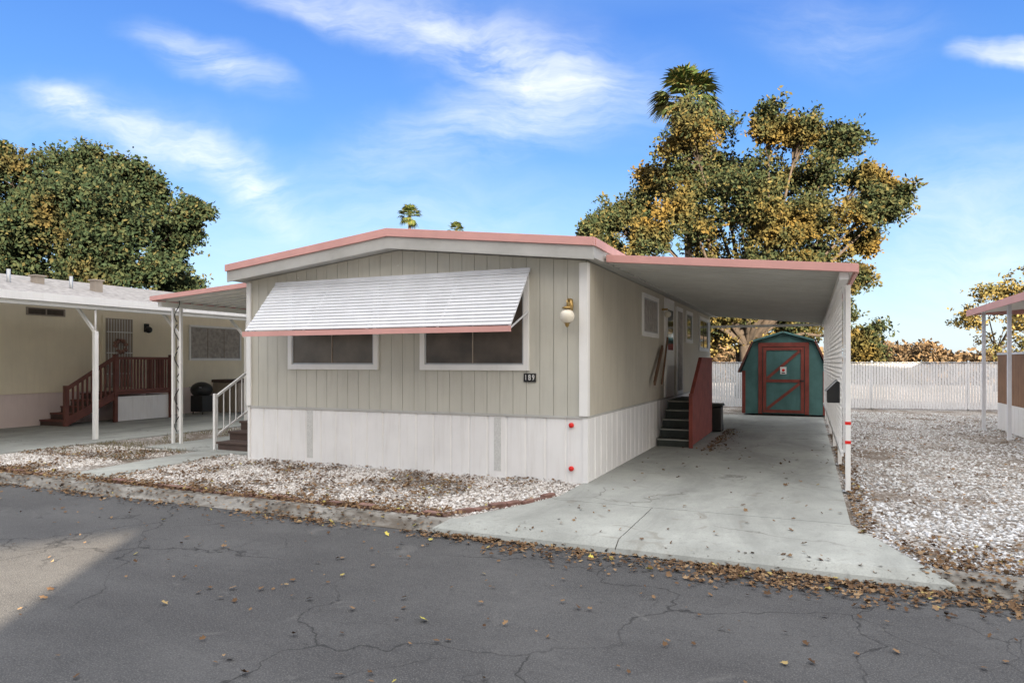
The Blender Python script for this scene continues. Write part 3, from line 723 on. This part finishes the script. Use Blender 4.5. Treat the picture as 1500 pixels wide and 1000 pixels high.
def palm(name,Z,px0,pyc,rpx,nf=44,seed=1):
    R=random.Random(seed); X=(px0-750)/1000*Z; bx=CAM[0]+X*CA-Z*SA; by=CAM[1]+X*SA+Z*CA; k=Z/1000
    zc_=1.65+(530-pyc)*k; E=empty(name,(bx,by,0)); mb=MB(); r=rpx*k
    mb.tube([(bx+.3,by,-.1),(bx+.1,by,zc_*.5),(bx,by,zc_)],[.32,.24,.2],bark,10)
    for i in range(nf):
        az=R.uniform(0,6.28); el=R.uniform(-1.1,1.45); d=Vector((math.cos(az)*math.cos(el),math.sin(az)*math.cos(el),math.sin(el)))
        o=Vector((bx,by,zc_)); t=o+d*r*.5; mb.tube([tuple(o),tuple(t)],[.03,.02],palmleaf,4,False)
        side=d.cross(Vector((0,0,1))).normalized(); up=side.cross(d)
        for j in range(15):
            a=(j-7)/7*1.25; dd=(d*math.cos(a)+side*math.sin(a)).normalized(); ln=r*.62*(1-.25*abs(a)/1.3)*R.uniform(.85,1.1)
            mid=t+dd*ln*.6; tip=t+dd*ln+Vector((0,0,-ln*.28)); w=dd.cross(up).normalized()*r*.035
            mb.add([t,mid+w,tip,mid-w],[(0,1,2,3)],palmleaf)
    mb.build('trunk_and_fronds',E)
palm('palm_tree',44,1006,146,54,60,2); palm('palm_tree',90,600,316,19,34,3); palm('palm_tree',95,668,338,15,30,4)
n=30000; a=rng.uniform(-90,110,n); h=np.array([1.9+1.6*(.5+nz(x,0,.13,4))+1.2*nz(x,0,.5,8) for x in a]); 
P=np.stack([a,50+rng.uniform(-2,5,n),rng.uniform(0,1,n)**.8*np.clip(h,1.2,6)],1)
scatter('distant_trees',EL4,EF,P,rng.uniform(.28,.5,(n,1))*np.ones((1,3)),rng.uniform(0,6.28,(n,3)),autleaf)

# unseen building added behind the camera to cast the long evening shadow
BY=-22.0; te=math.tan(EL); 
def back(u,v): t=(v-BY)/(-SUNH[1]); return (u+SUNH[0]*t,(t*te))
q1=back(-3.50,-3.45); q3=back(-4.27,-4.5)  # road patch traced back along the sun to shape the added wall's opening
xr=q1[0]; zr=q1[1]+RZ; sl=(q1[1]-q3[1])/(q1[0]-q3[0]); xl=xr-4.2; zl_=zr-sl*4.2
e=empty('added_shadow_building',(8,-23,0)); mb=MB(); BH=15.2
mb.box(-18,xl,BY-.6,BY,-.1,BH,stucco); mb.box(xr,44,BY-.6,BY,-.1,BH,stucco)
mb.prism('y',[(xl,zl_),(xr,zr),(xr,BH),(xl,BH)],BY-.6,BY,stucco)
for x in (-14,-9,-4,10,16,22,28,34): 
    for z in (1.2,5.0,9.0): window(mb,'y',x,x+1.8,z,z+1.4,BY+.001,1,pane=glassm)
mb.box(-18.4,44.4,BY-.9,BY+.4,BH,BH+.15,nroof)
mb.build('shadow_wall',e)

# ---------------------------------------------------------------- world
w=bpy.data.worlds.new('World'); sc.world=w; w.use_nodes=True; nt=w.node_tree; nt.nodes.clear()
tc=nn(nt,'ShaderNodeTexCoord'); D=tc.outputs['Generated']
sky=nn(nt,'ShaderNodeTexSky',sky_type='NISHITA'); sky.sun_disc=False; sky.sun_elevation=EL; sky.sun_rotation=math.atan2(SUNH[0],SUNH[1])
def dot(v):
    n=nn(nt,'ShaderNodeVectorMath',operation='DOT_PRODUCT'); nt.links.new(D,n.inputs[0]); n.inputs[1].default_value=v; return n.outputs['Value']
a_=dot((CA,SA,0)); b_=dot((0,0,1)); w_=dot((-SA,CA,0))
front=mr(nt,w_,.1,.4); wc=math_(nt,'MAXIMUM',w_,.1)
sx=math_(nt,'DIVIDE',a_,wc); sy=math_(nt,'DIVIDE',b_,wc)
cb=nn(nt,'ShaderNodeCombineXYZ'); nt.links.new(sx,cb.inputs[0]); nt.links.new(sy,cb.inputs[1])
wn=nn(nt,'ShaderNodeTexNoise'); wn.inputs['Scale'].default_value=3.6; wn.inputs['Detail'].default_value=5; nt.links.new(cb.outputs[0],wn.inputs['Vector'])
sub=nn(nt,'ShaderNodeVectorMath',operation='SUBTRACT'); nt.links.new(wn.outputs['Color'],sub.inputs[0]); sub.inputs[1].default_value=(.5,.5,.5)
wa=nn(nt,'ShaderNodeVectorMath',operation='MULTIPLY_ADD'); nt.links.new(sub.outputs[0],wa.inputs[0]); wa.inputs[1].default_value=(.24,.17,0); nt.links.new(cb.outputs[0],wa.inputs[2])
S=wa.outputs[0]
total=None
def streak(px,py,ang,lx,ly,st):
    global total
    m=nn(nt,'ShaderNodeMapping',vector_type='TEXTURE'); m.inputs['Location'].default_value=((px-750)/1000,(530-py)/1000,0)
    m.inputs['Rotation'].default_value=(0,0,math.radians(ang)); m.inputs['Scale'].default_value=(lx,ly,1); nt.links.new(S,m.inputs['Vector'])
    ml=nn(nt,'ShaderNodeVectorMath',operation='LENGTH'); nt.links.new(m.outputs[0],ml.inputs[0])
    f=mr(nt,ml.outputs['Value'],0,1,st,0,True); total=f if total is None else math_(nt,'ADD',total,f)
streak(650,45,-17,.40,.07,.6); streak(800,115,-14,.28,.13,.48); streak(700,195,12,.32,.09,.45)
streak(310,100,-28,.14,.05,.7); streak(100,165,-10,.08,.035,.75); streak(250,220,-14,.22,.05,.6); streak(365,262,-35,.16,.045,.6)
streak(400,275,10,.06,.02,.5); streak(1475,84,0,.08,.028,1.2); streak(1230,40,-5,.25,.1,.22)
streak(560,330,0,.5,.12,.28); streak(1430,350,0,.32,.22,.4); streak(130,190,-5,.3,.08,.25); streak(480,30,-20,.25,.04,.4)
tex=noise_(nt,scl(nt,S,(2.4,9,1)),2.1,5,.66); total=math_(nt,'MULTIPLY',total,mr(nt,tex,.33,.69,.2,1.3))
cl=math_(nt,'MULTIPLY',total,front,clamp=True)
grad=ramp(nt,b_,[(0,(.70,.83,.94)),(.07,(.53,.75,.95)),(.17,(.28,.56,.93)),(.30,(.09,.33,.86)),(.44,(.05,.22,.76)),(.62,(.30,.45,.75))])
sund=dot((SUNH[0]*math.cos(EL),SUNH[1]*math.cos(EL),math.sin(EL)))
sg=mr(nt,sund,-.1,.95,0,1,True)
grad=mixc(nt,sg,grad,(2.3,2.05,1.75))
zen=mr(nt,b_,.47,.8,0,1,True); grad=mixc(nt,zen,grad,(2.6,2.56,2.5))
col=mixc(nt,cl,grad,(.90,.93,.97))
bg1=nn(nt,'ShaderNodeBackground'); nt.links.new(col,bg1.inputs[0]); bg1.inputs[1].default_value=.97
bg2=nn(nt,'ShaderNodeBackground'); nt.links.new(sky.outputs[0],bg2.inputs[0]); bg2.inputs[1].default_value=.05
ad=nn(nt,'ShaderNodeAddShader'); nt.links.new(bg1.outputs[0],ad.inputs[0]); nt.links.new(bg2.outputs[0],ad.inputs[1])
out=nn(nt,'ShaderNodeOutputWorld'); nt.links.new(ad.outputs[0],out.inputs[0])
sd=Vector((SUNH[0]*math.cos(EL),SUNH[1]*math.cos(EL),math.sin(EL)))
li=bpy.data.lights.new('sun','SUN'); li.energy=30; li.angle=math.radians(.5); li.color=(1,.84,.62)
lo=bpy.data.objects.new('sun',li); sc.collection.objects.link(lo); lo.rotation_euler=sd.to_track_quat('Z','Y').to_euler()
cam=bpy.data.cameras.new('camera'); cam.lens=24; cam.sensor_width=36; cam.shift_y=.02; cam.clip_end=1500
co=bpy.data.objects.new('camera',cam); sc.collection.objects.link(co); co.location=CAM; co.rotation_euler=(math.pi/2,0,A); sc.camera=co
sc.view_settings.view_transform='Standard'; sc.view_settings.look='None'; sc.view_settings.exposure=0
